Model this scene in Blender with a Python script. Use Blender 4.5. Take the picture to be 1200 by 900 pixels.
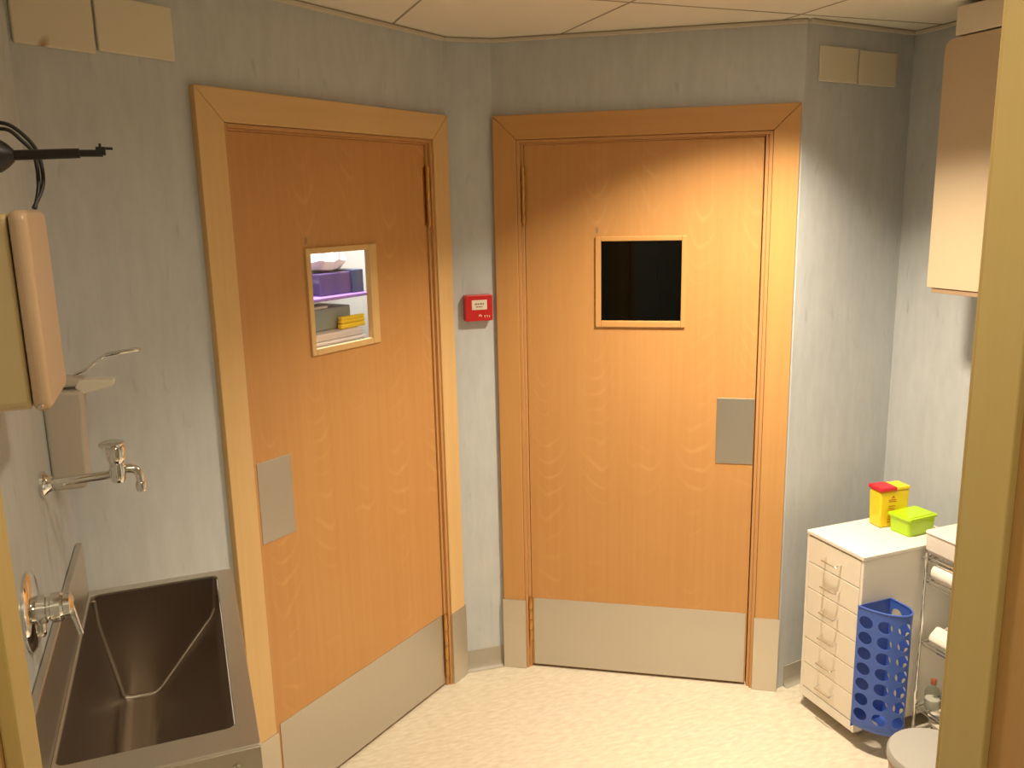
import bpy, bmesh, math, random
from mathutils import Vector, Matrix
random.seed(7)
for o in list(bpy.data.objects): bpy.data.objects.remove(o)
S = bpy.context.scene
COL = S.collection
R = math.radians

# ------------------------------------------------------------------ camera
FOC, PITCH, ROLL, YAW = 1005.26, 0.2062, 0.022, R(-21)
CAMPOS = Vector((0.2825, -2.1383, 1.8429))
cd = bpy.data.cameras.new('camera'); cam = bpy.data.objects.new('camera', cd); COL.objects.link(cam)
cd.sensor_width = 36; cd.lens = 36*FOC/1200; cd.clip_start = 0.02
_f = Vector((-math.sin(YAW)*math.cos(PITCH), math.cos(YAW)*math.cos(PITCH), -math.sin(PITCH)))
_r0 = Vector((math.cos(YAW), math.sin(YAW), 0)); _u0 = _r0.cross(_f)
_r = _r0*math.cos(ROLL) - _u0*math.sin(ROLL); _u = _r0*math.sin(ROLL) + _u0*math.cos(ROLL)
cam.matrix_world = Matrix(((_r.x,_u.x,-_f.x,CAMPOS.x),(_r.y,_u.y,-_f.y,CAMPOS.y),(_r.z,_u.z,-_f.z,CAMPOS.z),(0,0,0,1)))
S.camera = cam
S.view_settings.view_transform = 'Standard'; S.view_settings.look = 'None'
S.view_settings.gamma = 1; S.view_settings.use_curve_mapping = False
S.view_settings.exposure = 0.08
w = bpy.data.worlds.new('world'); S.world = w; w.use_nodes = True
w.node_tree.nodes['Background'].inputs[0].default_value = (0.02,0.02,0.02,1)
w.node_tree.nodes['Background'].inputs[1].default_value = 0.3

# ------------------------------------------------------------------ lights
H = 2.415
def lamp(name, kind, loc, energy, col, **k):
    l = bpy.data.lights.new(name, kind); l.energy = energy; l.color = col
    for a, b in k.items(): setattr(l, a, b)
    o = bpy.data.objects.new(name, l); COL.objects.link(o); o.location = loc
    return o
WARM = (1.0, 0.845, 0.64)
lamp('downlight_lamp', 'AREA', (1.82,-0.17,H-0.012), 32, WARM, shape='DISK', size=0.17, spread=R(119))
lamp('entry_lamp', 'AREA', (0.75,-1.05,H-0.012), 5, WARM, shape='DISK', size=0.1, spread=R(150))
lamp('corridor_lamp', 'AREA', (0.50,-2.15,2.35), 7, (1.0,0.87,0.55), shape='SQUARE', size=0.5)
lamp('store_lamp', 'AREA', (0.75,1.15,2.2), 30, (1.0,0.93,0.85), shape='SQUARE', size=0.35)

# ------------------------------------------------------------------ helpers
class MB:
    def __init__(s): s.bm = bmesh.new()
    def box(s, x0,x1,y0,y1,z0,z1, M=None):
        v = [s.bm.verts.new((x,y,z)) for x in (x0,x1) for y in (y0,y1) for z in (z0,z1)]
        if M is not None:
            for q in v: q.co = M @ q.co
        for f in ((0,1,3,2),(4,6,7,5),(0,4,5,1),(2,3,7,6),(0,2,6,4),(1,5,7,3)): s.bm.faces.new([v[i] for i in f])
        return s
    def prism(s, pts, a, b, axis='z', M=None):
        def P(p, h):
            if axis=='z': c=(p[0],p[1],h)
            elif axis=='y': c=(p[0],h,p[1])
            else: c=(h,p[0],p[1])
            c = Vector(c); return M @ c if M is not None else c
        lo=[s.bm.verts.new(P(p,a)) for p in pts]; hi=[s.bm.verts.new(P(p,b)) for p in pts]
        n=len(pts); s.bm.faces.new(lo); s.bm.faces.new(hi[::-1])
        for i in range(n): s.bm.faces.new((lo[i],hi[i],hi[(i+1)%n],lo[(i+1)%n]))
        return s
    def tube(s, path, rad, seg=12, cap=True):
        path=[Vector(p) for p in path]; n=len(path)
        rad = rad if isinstance(rad,(list,tuple)) else [rad]*n
        up=None; rings=[]
        for i,p in enumerate(path):
            t=((path[min(i+1,n-1)]-p).normalized()+(p-path[max(i-1,0)]).normalized()).normalized()
            if up is None:
                up = Vector((0,0,1)) if abs(t.z)<0.9 else Vector((1,0,0))
            a=(up - t*up.dot(t)).normalized(); up=a; b=t.cross(a)
            rings.append([s.bm.verts.new(p+(a*math.cos(q)+b*math.sin(q))*rad[i]) for q in [2*math.pi*k/seg for k in range(seg)]])
        for i in range(n-1):
            for k in range(seg): s.bm.faces.new((rings[i][k],rings[i][(k+1)%seg],rings[i+1][(k+1)%seg],rings[i+1][k]))
        if cap: s.bm.faces.new(rings[0][::-1]); s.bm.faces.new(rings[-1])
        return s
    def lathe(s, prof, c=(0,0,0), axis='z', seg=32):
        rings=[]
        for r,h in prof:
            ring=[]
            for k in range(seg):
                q=2*math.pi*k/seg; a,b=r*math.cos(q),r*math.sin(q)
                p=(a,b,h) if axis=='z' else ((h,a,b) if axis=='x' else (b,h,a))
                ring.append(s.bm.verts.new(Vector(c)+Vector(p)))
            rings.append(ring)
        for i in range(len(rings)-1):
            for k in range(seg): s.bm.faces.new((rings[i][k],rings[i][(k+1)%seg],rings[i+1][(k+1)%seg],rings[i+1][k]))
        s.bm.faces.new(rings[0][::-1]); s.bm.faces.new(rings[-1])
        return s
    def build(s, name, m, parent=None, bevel=0, smooth=False, loc=None, rz=0, seg=2):
        bmesh.ops.recalc_face_normals(s.bm, faces=s.bm.faces)
        me=bpy.data.meshes.new(name); s.bm.to_mesh(me); s.bm.free()
        me.materials.append(m); o=bpy.data.objects.new(name, me); COL.objects.link(o)
        if parent is not None: o.parent=parent
        if loc is not None: o.location=loc
        if rz: o.rotation_euler.z=rz
        if bevel:
            b=o.modifiers.new('bevel','BEVEL'); b.width=bevel; b.segments=seg; b.limit_method='ANGLE'; b.angle_limit=R(35)
            b.harden_normals=False
        if smooth:
            for p in me.polygons: p.use_smooth=True
            try:
                me.set_sharp_from_angle(angle=R(40))
            except Exception: pass
        return o
def struct(o): o['kind']='structure'; return o
def thing(name, label, cat, loc=(0,0,0), rz=0, group=None):
    o=bpy.data.objects.new(name,None); COL.objects.link(o); o.empty_display_size=0.05
    o.location=loc; o.rotation_euler=(0,0,rz); return tag(o,label,cat,group)
def tag(o,label,cat,group=None):
    o['label']=label; o['category']=cat
    if group: o['group']=group
    return o
def arc(c, r, a0, a1, n, plane='xz', y=0):
    out=[]
    for i in range(n+1):
        a=R(a0+(a1-a0)*i/n); p,q=c[0]+r*math.cos(a), c[1]+r*math.sin(a)
        out.append((p,y,q) if plane=='xz' else (p,q,y))
    return out
def rrect(x0,x1,y0,y1,r,n=4):
    out=[]
    for cx,cy,a in ((x1-r,y1-r,0),(x0+r,y1-r,90),(x0+r,y0+r,180),(x1-r,y0+r,270)):
        for i in range(n+1):
            q=R(a+90*i/n); out.append((cx+r*math.cos(q),cy+r*math.sin(q)))
    return out
def spline(pts, n=6, closed=False):
    out=[]; P=[Vector(p) for p in pts]; m=len(P)
    g=lambda i: P[i%m] if closed else P[max(0,min(m-1,i))]
    for i in range(m if closed else m-1):
        a,b,c,d=g(i-1),g(i),g(i+1),g(i+2)
        for k in range(n):
            t=k/n; out.append(0.5*((2*b)+(c-a)*t+(2*a-5*b+4*c-d)*t*t+(-a+3*b-3*c+d)*t**3))
    if not closed: out.append(P[-1])
    return out

# ------------------------------------------------------------------ materials
def newmat(name):
    m=bpy.data.materials.new(name); m.use_nodes=True; nt=m.node_tree
    return m, nt, nt.nodes['Principled BSDF']
def N(nt, t, **k):
    n=nt.nodes.new(t)
    for a,b in k.items(): setattr(n,a,b)
    return n
def plain(name, col, rough=0.5, metal=0, bump=0, bscale=200, var=0.0, **k):
    m,nt,b=newmat(name)
    b.inputs['Base Color'].default_value=(*col,1); b.inputs['Roughness'].default_value=rough; b.inputs['Metallic'].default_value=metal
    for a,v in k.items(): b.inputs[a.replace('_',' ')].default_value=v
    tc=N(nt,'ShaderNodeTexCoord')
    no=N(nt,'ShaderNodeTexNoise'); no.inputs['Scale'].default_value=bscale; no.inputs['Detail'].default_value=3
    nt.links.new(tc.outputs['Object'],no.inputs['Vector'])
    if var:
        mx=N(nt,'ShaderNodeMix',data_type='RGBA'); mx.inputs[6].default_value=(*[c*(1-var) for c in col],1); mx.inputs[7].default_value=(*[min(1,c*(1+var)) for c in col],1)
        nt.links.new(no.outputs['Fac'],mx.inputs[0]); nt.links.new(mx.outputs[2],b.inputs['Base Color'])
    if bump:
        bp=N(nt,'ShaderNodeBump'); bp.inputs['Strength'].default_value=bump; bp.inputs['Distance'].default_value=0.002
        nt.links.new(no.outputs['Fac'],bp.inputs['Height']); nt.links.new(bp.outputs['Normal'],b.inputs['Normal'])
    return m
def math_(nt, op, a, b=None, c=None):
    n=N(nt,'ShaderNodeMath',operation=op)
    for i,v in enumerate((a,b,c)):
        if v is None: continue
        if isinstance(v,(int,float)): n.inputs[i].default_value=v
        else: nt.links.new(v,n.inputs[i])
    return n.outputs[0]
def wood(name, c1, c2, axis='z', flame=0.0, rough=0.42, gscale=1.0):
    """fine straight grain along one axis, optional cathedral figure"""
    m,nt,b=newmat(name); tc=N(nt,'ShaderNodeTexCoord')
    mp=N(nt,'ShaderNodeMapping'); sc={'z':(60,60,1.6),'x':(1.6,60,60)}[axis]
    mp.inputs['Scale'].default_value=[q*gscale for q in sc]
    nt.links.new(tc.outputs['Object'],mp.inputs['Vector'])
    no=N(nt,'ShaderNodeTexNoise'); no.inputs['Scale'].default_value=1; no.inputs['Detail'].default_value=6; no.inputs['Roughness'].default_value=0.6
    nt.links.new(mp.outputs[0],no.inputs['Vector'])
    n2=N(nt,'ShaderNodeTexNoise'); n2.inputs['Scale'].default_value=2.2; n2.inputs['Detail'].default_value=2
    nt.links.new(tc.outputs['Object'],n2.inputs['Vector'])
    fac=math_(nt,'MULTIPLY_ADD',no.outputs['Fac'],0.8,math_(nt,'MULTIPLY_ADD',n2.outputs['Fac'],0.55,-0.2))
    if flame:
        sp=N(nt,'ShaderNodeSeparateXYZ'); nt.links.new(tc.outputs['Object'],sp.inputs[0])
        mp3=N(nt,'ShaderNodeMapping'); mp3.inputs['Scale'].default_value=(7,7,2.2); nt.links.new(tc.outputs['Object'],mp3.inputs['Vector'])
        n3=N(nt,'ShaderNodeTexNoise'); n3.inputs['Scale'].default_value=1; n3.inputs['Detail'].default_value=0.8; nt.links.new(mp3.outputs[0],n3.inputs['Vector'])
        x=math_(nt,'ADD',sp.outputs[0],math_(nt,'MULTIPLY',math_(nt,'SUBTRACT',n3.outputs['Fac'],0.5),0.05))
        u=math_(nt,'SUBTRACT',math_(nt,'PINGPONG',x,0.093),0.0)
        v=math_(nt,'MULTIPLY_ADD',math_(nt,'MULTIPLY',u,u),-24,sp.outputs[2])
        v=math_(nt,'ADD',v,math_(nt,'MULTIPLY',n3.outputs['Fac'],0.30))
        wv=math_(nt,'SINE',math_(nt,'MULTIPLY',v,78))
        wv=math_(nt,'POWER',math_(nt,'MULTIPLY_ADD',wv,0.5,0.5),9)
        fade=math_(nt,'SUBTRACT',1.0,math_(nt,'MULTIPLY',u,13)); fade=math_(nt,'MAXIMUM',fade,0.0)
        msk=N(nt,'ShaderNodeTexNoise'); msk.inputs['Scale'].default_value=3.0; nt.links.new(tc.outputs['Object'],msk.inputs['Vector'])
        mr=N(nt,'ShaderNodeMapRange'); mr.inputs['From Min'].default_value=0.42; mr.inputs['From Max'].default_value=0.62; nt.links.new(msk.outputs['Fac'],mr.inputs['Value'])
        fade=math_(nt,'MULTIPLY',fade,mr.outputs[0])
        fac=math_(nt,'ADD',fac,math_(nt,'MULTIPLY',math_(nt,'MULTIPLY',wv,fade),flame))
    mx=N(nt,'ShaderNodeMix',data_type='RGBA',clamp_factor=True); mx.inputs[6].default_value=(*c1,1); mx.inputs[7].default_value=(*c2,1)
    nt.links.new(fac,mx.inputs[0]); nt.links.new(mx.outputs[2],b.inputs['Base Color'])
    b.inputs['Roughness'].default_value=rough; b.inputs['Specular IOR Level'].default_value=0.35
    bp=N(nt,'ShaderNodeBump'); bp.inputs['Strength'].default_value=0.06; bp.inputs['Distance'].default_value=0.001
    nt.links.new(no.outputs['Fac'],bp.inputs['Height']); nt.links.new(bp.outputs['Normal'],b.inputs['Normal'])
    return m
def brushed(name, col, rough=0.32, scale=(4,4,300), amt=0.12):
    m,nt,b=newmat(name); tc=N(nt,'ShaderNodeTexCoord'); mp=N(nt,'ShaderNodeMapping'); mp.inputs['Scale'].default_value=scale
    nt.links.new(tc.outputs['Object'],mp.inputs['Vector'])
    no=N(nt,'ShaderNodeTexNoise'); no.inputs['Scale'].default_value=1; no.inputs['Detail'].default_value=4; nt.links.new(mp.outputs[0],no.inputs['Vector'])
    b.inputs['Metallic'].default_value=1; b.inputs['Base Color'].default_value=(*col,1)
    nt.links.new(math_(nt,'MULTIPLY_ADD',no.outputs['Fac'],amt,rough-amt/2),b.inputs['Roughness'])
    return m
def wallmat():
    m,nt,b=newmat('wall_vinyl'); tc=N(nt,'ShaderNodeTexCoord')
    a=N(nt,'ShaderNodeMapping'); a.inputs['Scale'].default_value=(22,22,6); nt.links.new(tc.outputs['Object'],a.inputs['Vector'])
    n1=N(nt,'ShaderNodeTexNoise'); n1.inputs['Scale'].default_value=1; n1.inputs['Detail'].default_value=4; n1.inputs['Roughness'].default_value=0.65; nt.links.new(a.outputs[0],n1.inputs['Vector'])
    c=N(nt,'ShaderNodeMapping'); c.inputs['Scale'].default_value=(30,30,8); c.inputs['Location'].default_value=(3,9,2); nt.links.new(tc.outputs['Object'],c.inputs['Vector'])
    n2=N(nt,'ShaderNodeTexNoise'); n2.inputs['Scale'].default_value=1; n2.inputs['Detail'].default_value=2; nt.links.new(c.outputs[0],n2.inputs['Vector'])
    r1=N(nt,'ShaderNodeMapRange'); r1.inputs['From Min'].default_value=0.3; r1.inputs['From Max'].default_value=0.72; nt.links.new(n1.outputs['Fac'],r1.inputs['Value'])
    r2=N(nt,'ShaderNodeMapRange'); r2.inputs['From Min'].default_value=0.65; r2.inputs['From Max'].default_value=0.75; nt.links.new(n2.outputs['Fac'],r2.inputs['Value'])
    m1=N(nt,'ShaderNodeMix',data_type='RGBA'); m1.inputs[6].default_value=(0.49,0.515,0.525,1); m1.inputs[7].default_value=(0.57,0.592,0.60,1)
    nt.links.new(r1.outputs[0],m1.inputs[0])
    m2=N(nt,'ShaderNodeMix',data_type='RGBA'); nt.links.new(math_(nt,'MULTIPLY',r2.outputs[0],0.4),m2.inputs[0]); nt.links.new(m1.outputs[2],m2.inputs[6]); m2.inputs[7].default_value=(0.26,0.31,0.35,1)
    nt.links.new(m2.outputs[2],b.inputs['Base Color']); b.inputs['Roughness'].default_value=0.45; b.inputs['Specular IOR Level'].default_value=0.3
    return m
def floormat():
    m,nt,b=newmat('floor_vinyl'); tc=N(nt,'ShaderNodeTexCoord')
    a=N(nt,'ShaderNodeMapping'); a.inputs['Scale'].default_value=(26,75,1); a.inputs['Rotation'].default_value=(0,0,0.35); nt.links.new(tc.outputs['Object'],a.inputs['Vector'])
    n1=N(nt,'ShaderNodeTexNoise'); n1.inputs['Scale'].default_value=1; n1.inputs['Detail'].default_value=4; nt.links.new(a.outputs[0],n1.inputs['Vector'])
    r=N(nt,'ShaderNodeMapRange'); r.inputs['From Min'].default_value=0.3; r.inputs['From Max'].default_value=0.7; nt.links.new(n1.outputs['Fac'],r.inputs['Value'])
    m1=N(nt,'ShaderNodeMix',data_type='RGBA'); m1.inputs[6].default_value=(0.58,0.51,0.39,1); m1.inputs[7].default_value=(0.70,0.64,0.51,1)
    nt.links.new(r.outputs[0],m1.inputs[0]); nt.links.new(m1.outputs[2],b.inputs['Base Color']); b.inputs['Roughness'].default_value=0.5
    b.inputs['Specular IOR Level'].default_value=0.3
    return m
def glassmat(name, tint=(0.95,0.97,0.96), refl=0.08):
    m,nt,b=newmat(name); nt.nodes.remove(b); out=nt.nodes['Material Output']
    t=N(nt,'ShaderNodeBsdfTransparent'); t.inputs[0].default_value=(*tint,1)
    g=N(nt,'ShaderNodeBsdfGlossy'); g.inputs['Roughness'].default_value=0.03
    lw=N(nt,'ShaderNodeLayerWeight'); lw.inputs['Blend'].default_value=0.5
    fo=math_(nt,'MULTIPLY_ADD',math_(nt,'POWER',lw.outputs['Facing'],4),0.5,refl*0.5)
    mx=N(nt,'ShaderNodeMixShader'); nt.links.new(fo,mx.inputs[0]); nt.links.new(t.outputs[0],mx.inputs[1]); nt.links.new(g.outputs[0],mx.inputs[2])
    nt.links.new(mx.outputs[0],out.inputs[0]); return m
def stainmat():
    m,nt,b=newmat('plate_enamel_stained'); tc=N(nt,'ShaderNodeTexCoord')
    mp=N(nt,'ShaderNodeMapping'); mp.inputs['Location'].default_value=(-0.053,0,-0.026); mp.inputs['Rotation'].default_value=(0,-0.5,0)
    mp.vector_type='POINT'; nt.links.new(tc.outputs['Object'],mp.inputs['Vector'])
    m2=N(nt,'ShaderNodeMapping'); m2.inputs['Scale'].default_value=(95,1,40); nt.links.new(mp.outputs[0],m2.inputs['Vector'])
    ln=N(nt,'ShaderNodeVectorMath',operation='LENGTH'); nt.links.new(m2.outputs[0],ln.inputs[0])
    r=N(nt,'ShaderNodeMapRange'); r.inputs['From Min'].default_value=1.3; r.inputs['From Max'].default_value=0.2; nt.links.new(ln.outputs['Value'],r.inputs['Value'])
    mx=N(nt,'ShaderNodeMix',data_type='RGBA'); mx.inputs[6].default_value=(0.70,0.63,0.48,1); mx.inputs[7].default_value=(0.33,0.20,0.07,1)
    nt.links.new(r.outputs[0],mx.inputs[0]); nt.links.new(mx.outputs[2],b.inputs['Base Color']); b.inputs['Roughness'].default_value=0.5
    return m
M=dict(
 wall=wallmat(), floor=floormat(),
 ceil=plain('ceiling_tile',(0.80,0.75,0.64),0.85,bump=0.1,bscale=300,var=0.02),
 tbar=plain('ceiling_bar',(0.66,0.60,0.48),0.5), gapd=plain('shadow_gap',(0.36,0.31,0.23),0.8),
 base=plain('baseboard_vinyl',(0.40,0.36,0.29),0.5,var=0.08,bscale=40),
 doorw=wood('beech_veneer_door',(0.52,0.25,0.078),(0.62,0.335,0.122),'z',flame=0.55),
 trimw=wood('beech_trim',(0.55,0.28,0.09),(0.64,0.355,0.13),'z'),
 trimx=wood('beech_trim_head',(0.55,0.28,0.09),(0.64,0.355,0.13),'x'),
 trimp=wood('pale_beech_trim',(0.66,0.42,0.17),(0.78,0.53,0.25),'z'),
 trimpx=wood('pale_beech_trim_head',(0.66,0.42,0.17),(0.78,0.53,0.25),'x'),
 liner=wood('beech_lining',(0.54,0.28,0.105),(0.60,0.33,0.13),'z'),
 jamb=wood('doorway_jamb_wood',(0.55,0.41,0.15),(0.64,0.49,0.21),'z'),
 jamb2=wood('doorway_reveal_wood',(0.50,0.27,0.09),(0.58,0.34,0.13),'z'),
 steel=brushed('brushed_steel_plate',(0.60,0.57,0.52),0.42,(300,4,4)),
 steelv=brushed('brushed_steel_guard',(0.66,0.62,0.55),0.40,(300,4,4)),
 sink=brushed('sink_steel',(0.42,0.36,0.31),0.36,(12,12,12),0.04),
 chrome=plain('chrome',(0.82,0.81,0.79),0.07,1), brass=plain('hinge_brass',(0.62,0.36,0.13),0.35,1),
 cream=plain('cream_plastic',(0.76,0.69,0.55),0.4,var=0.02,bscale=8), plate=plain('plate_enamel',(0.72,0.66,0.50),0.5),
 stain=stainmat(),
 cab=plain('beige_laminate',(0.56,0.44,0.29),0.55,var=0.02,bscale=6), cabd=plain('beige_laminate_edge',(0.36,0.24,0.14),0.5),
 disp=plain('dispenser_plastic',(0.60,0.46,0.24),0.32,var=0.02,bscale=8), displ=plain('dispenser_lid_plastic',(0.62,0.43,0.27),0.3),
 grey=plain('soap_dispenser_plastic',(0.55,0.49,0.41),0.4), ivory=plain('ivory_plastic',(0.78,0.72,0.60),0.4),
 black=plain('black_metal',(0.012,0.011,0.010),0.4), cable=plain('black_cable',(0.015,0.013,0.012),0.5),
 white=plain('white_lacquer',(0.83,0.79,0.70),0.35), whites=plain('white_lacquer_drawer',(0.82,0.76,0.64),0.35),
 red=plain('alarm_red',(0.52,0.012,0.012),0.35), label=plain('label_white',(0.72,0.65,0.52),0.5), ink=plain('label_ink',(0.22,0.12,0.09),0.6),
 lidred=plain('lid_red',(0.62,0.015,0.03),0.35), yellow=plain('sharps_yellow',(0.88,0.62,0.02),0.35), inkr=plain('print_red',(0.50,0.10,0.02),0.5),
 green=plain('lime_plastic',(0.42,0.66,0.01),0.3,Subsurface_Weight=0.0), blue=plain('blue_plastic',(0.06,0.13,0.50),0.38),
 tray=plain('white_tray',(0.74,0.68,0.62),0.4), towel=plain('white_towel',(0.85,0.80,0.70),0.9,bump=0.6,bscale=250),
 binlid=plain('grey_bin_lid',(0.36,0.345,0.31),0.45,bump=0.05,bscale=30), binb=plain('beige_bin_body',(0.52,0.43,0.34),0.45), binr=plain('bin_band',(0.42,0.26,0.15),0.45),
 glass=glassmat('door_glass',refl=0.04), clear=glassmat('bottle_glass',(0.80,0.83,0.80)), amber=plain('brown_cap',(0.30,0.09,0.03),0.4),
 purple=plain('purple_plastic',(0.055,0.03,0.12),0.4), navy=plain('navy_plastic',(0.01,0.03,0.09),0.4), violet=plain('violet_shelf',(0.22,0.13,0.42),0.4),
 sage=plain('sage_plastic',(0.27,0.33,0.29),0.5), yel2=plain('yellow_cloth',(0.92,0.68,0.02),0.8), film=plain('plastic_film',(0.55,0.53,0.56),0.25),
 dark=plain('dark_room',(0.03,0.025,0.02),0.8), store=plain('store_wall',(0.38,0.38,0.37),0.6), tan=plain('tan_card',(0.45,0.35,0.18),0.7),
 lampm=plain('reflector_white',(0.85,0.85,0.82),0.3), teal=plain('blue_cap',(0.05,0.18,0.40),0.4),
)
em,nt_,b_=newmat('lamp_glow'); b_.inputs['Emission Color'].default_value=(1,0.85,0.65,1); b_.inputs['Emission Strength'].default_value=12; M['glow']=em

# ------------------------------------------------------------------ plan
LX, EX = 0.0, 2.817                      # left and right walls
FY = -1.442                              # doorway wall face
A0 = Vector((0.3508,0.2585)); tA=Vector((math.cos(R(36.196)),math.sin(R(36.196))))
B0 = Vector((1.3890,0.8757)); tB=Vector((math.cos(R(-33.27)),math.sin(R(-33.27))))
W_ = 1.056; TOP=2.154
P0=Vector((0.0,0.0018)); P1=Vector((1.213,0.889)); P2=Vector((1.3865,0.8773)); P3=Vector((2.279,0.2918)); P4=Vector((2.817,0.371))
def wallseg(name, p, q, ext0=0.0, ext1=0.0, hole=None, th=0.11, mat=None, ztop=H+0.06):
    """wall from p to q (room on the right-hand side), extruded away from the room; hole=(s0,s1,z)"""
    L=(q-p).length; a=math.atan2(q.y-p.y,q.x-p.x); mb=MB()
    if hole:
        s0,s1,hz=hole
        mb.box(-ext0,s0,0,th,-0.05,ztop); mb.box(s1,L+ext1,0,th,-0.05,ztop); mb.box(s0,s1,0,th,hz,ztop)
    else: mb.box(-ext0,L+ext1,0,th,-0.05,ztop)
    return struct(mb.build(name, mat or M['wall'], loc=(p.x,p.y,0), rz=a))
sA=(A0-P0).length; sB=(B0-P2).dot(tB)
wallseg('wall_left', Vector((0,FY-1.6)), P0, 0.1, 0.0)
wallseg('wall_left_angled', P0, P1, 0, 0, (sA+0.087,sA+W_-0.087,TOP-0.087))
wallseg('wall_centre', P1, P2)
wallseg('wall_right_angled', P2, P3, 0, 0, (sB+0.087,sB+W_-0.087,TOP-0.087))
wallseg('wall_back', P3, P4, 0, 0)
wallseg('wall_right', P4, Vector((EX,FY-1.6)), 0, 0.1)
# doorway wall with the opening the camera looks through
ox0,ox1,oz=0.147,1.106,2.17
mb=MB(); mb.box(LX,ox0-0.025,FY-0.15,FY,-0.05,H+0.06); mb.box(ox1+0.025,EX,FY-0.15,FY,-0.05,H+0.06); mb.box(ox0-0.025,ox1+0.025,FY-0.15,FY,oz+0.025,H+0.06)
struct(mb.build('wall_front',M['wall']))
struct(MB().box(LX-0.1,EX+0.1,FY-1.72,FY-1.6,-0.05,H+0.06).build('wall_corridor',M['wall']))
struct(MB().box(-1.2,4.2,FY-1.8,2.4,-0.08,0).build('floor',M['floor']))
# ceiling: suspended tiles with bars
mb=MB().box(-1.2,4.2,FY-1.8,2.4,H,H+0.06); ceil=struct(mb.build('ceiling',M['ceil']))
mb=MB()
cut=[(1.0,), (1.59,), (2.21,), (0.41,), (2.80,)]
for x in (0.40,0.995,1.590,2.205): mb.box(x-0.0035,x+0.0035,FY,0.9,H-0.0012,H+0.001)
for y in (0.235,-0.36,-0.955): mb.box(LX,EX,y-0.0035,y+0.0035,H-0.0012,H+0.001)
t=struct(mb.build('trim_1',M['gapd'])); 
mb=MB()
def alongwall(p,q,d0,d1,z0,z1,mb,e0=0,e1=0):
    a=math.atan2(q.y-p.y,q.x-p.x); Mx=Matrix.Translation((p.x,p.y,0))@Matrix.Rotation(a,4,'Z')
    mb.box(-e0,(q-p).length+e1,d0,d1,z0,z1,Mx)
seq=[(Vector((0,FY)),P0),(P0,P1),(P1,P2),(P2,P3),(P3,P4),(P4,Vector((EX,FY)))]
for p,q in seq: alongwall(p,q,-0.020,-0.0005,H-0.013,H-0.0015,mb)
struct(mb.build('trim_2',M['tbar'],bevel=0.001))
mb=MB()
for p,q in seq: alongwall(p,q,-0.024,-0.0205,H-0.004,H-0.0013,mb)
struct(mb.build('trim_3',M['gapd']))
# baseboards (coved vinyl skirting), one per wall
def baseb(name,p,q,s0,s1):
    a=math.atan2(q.y-p.y,q.x-p.x); mb=MB()
    prof=[(-0.0005,0.0005),(-0.022,0.0005),(-0.012,0.004),(-0.006,0.012),(-0.0035,0.03),(-0.003,0.085),(-0.0005,0.086)]
    mb.prism(prof,s0,s1,'x'); return struct(mb.build(name,M['base'],loc=(p.x,p.y,0),rz=a,smooth=True))
baseb('baseboard_left',Vector((0,FY)),P0,0,P0.y-FY)
baseb('baseboard_left_angled',P0,P1,0,sA-0.002)
baseb('baseboard_centre',P1,P2,0.0,(P2-P1).length-0.004)
baseb('baseboard_back',P3,P4,0.03,(P4-P3).length)
baseb('baseboard_right',P4,Vector((EX,FY)),0,P4.y-FY)

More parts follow.
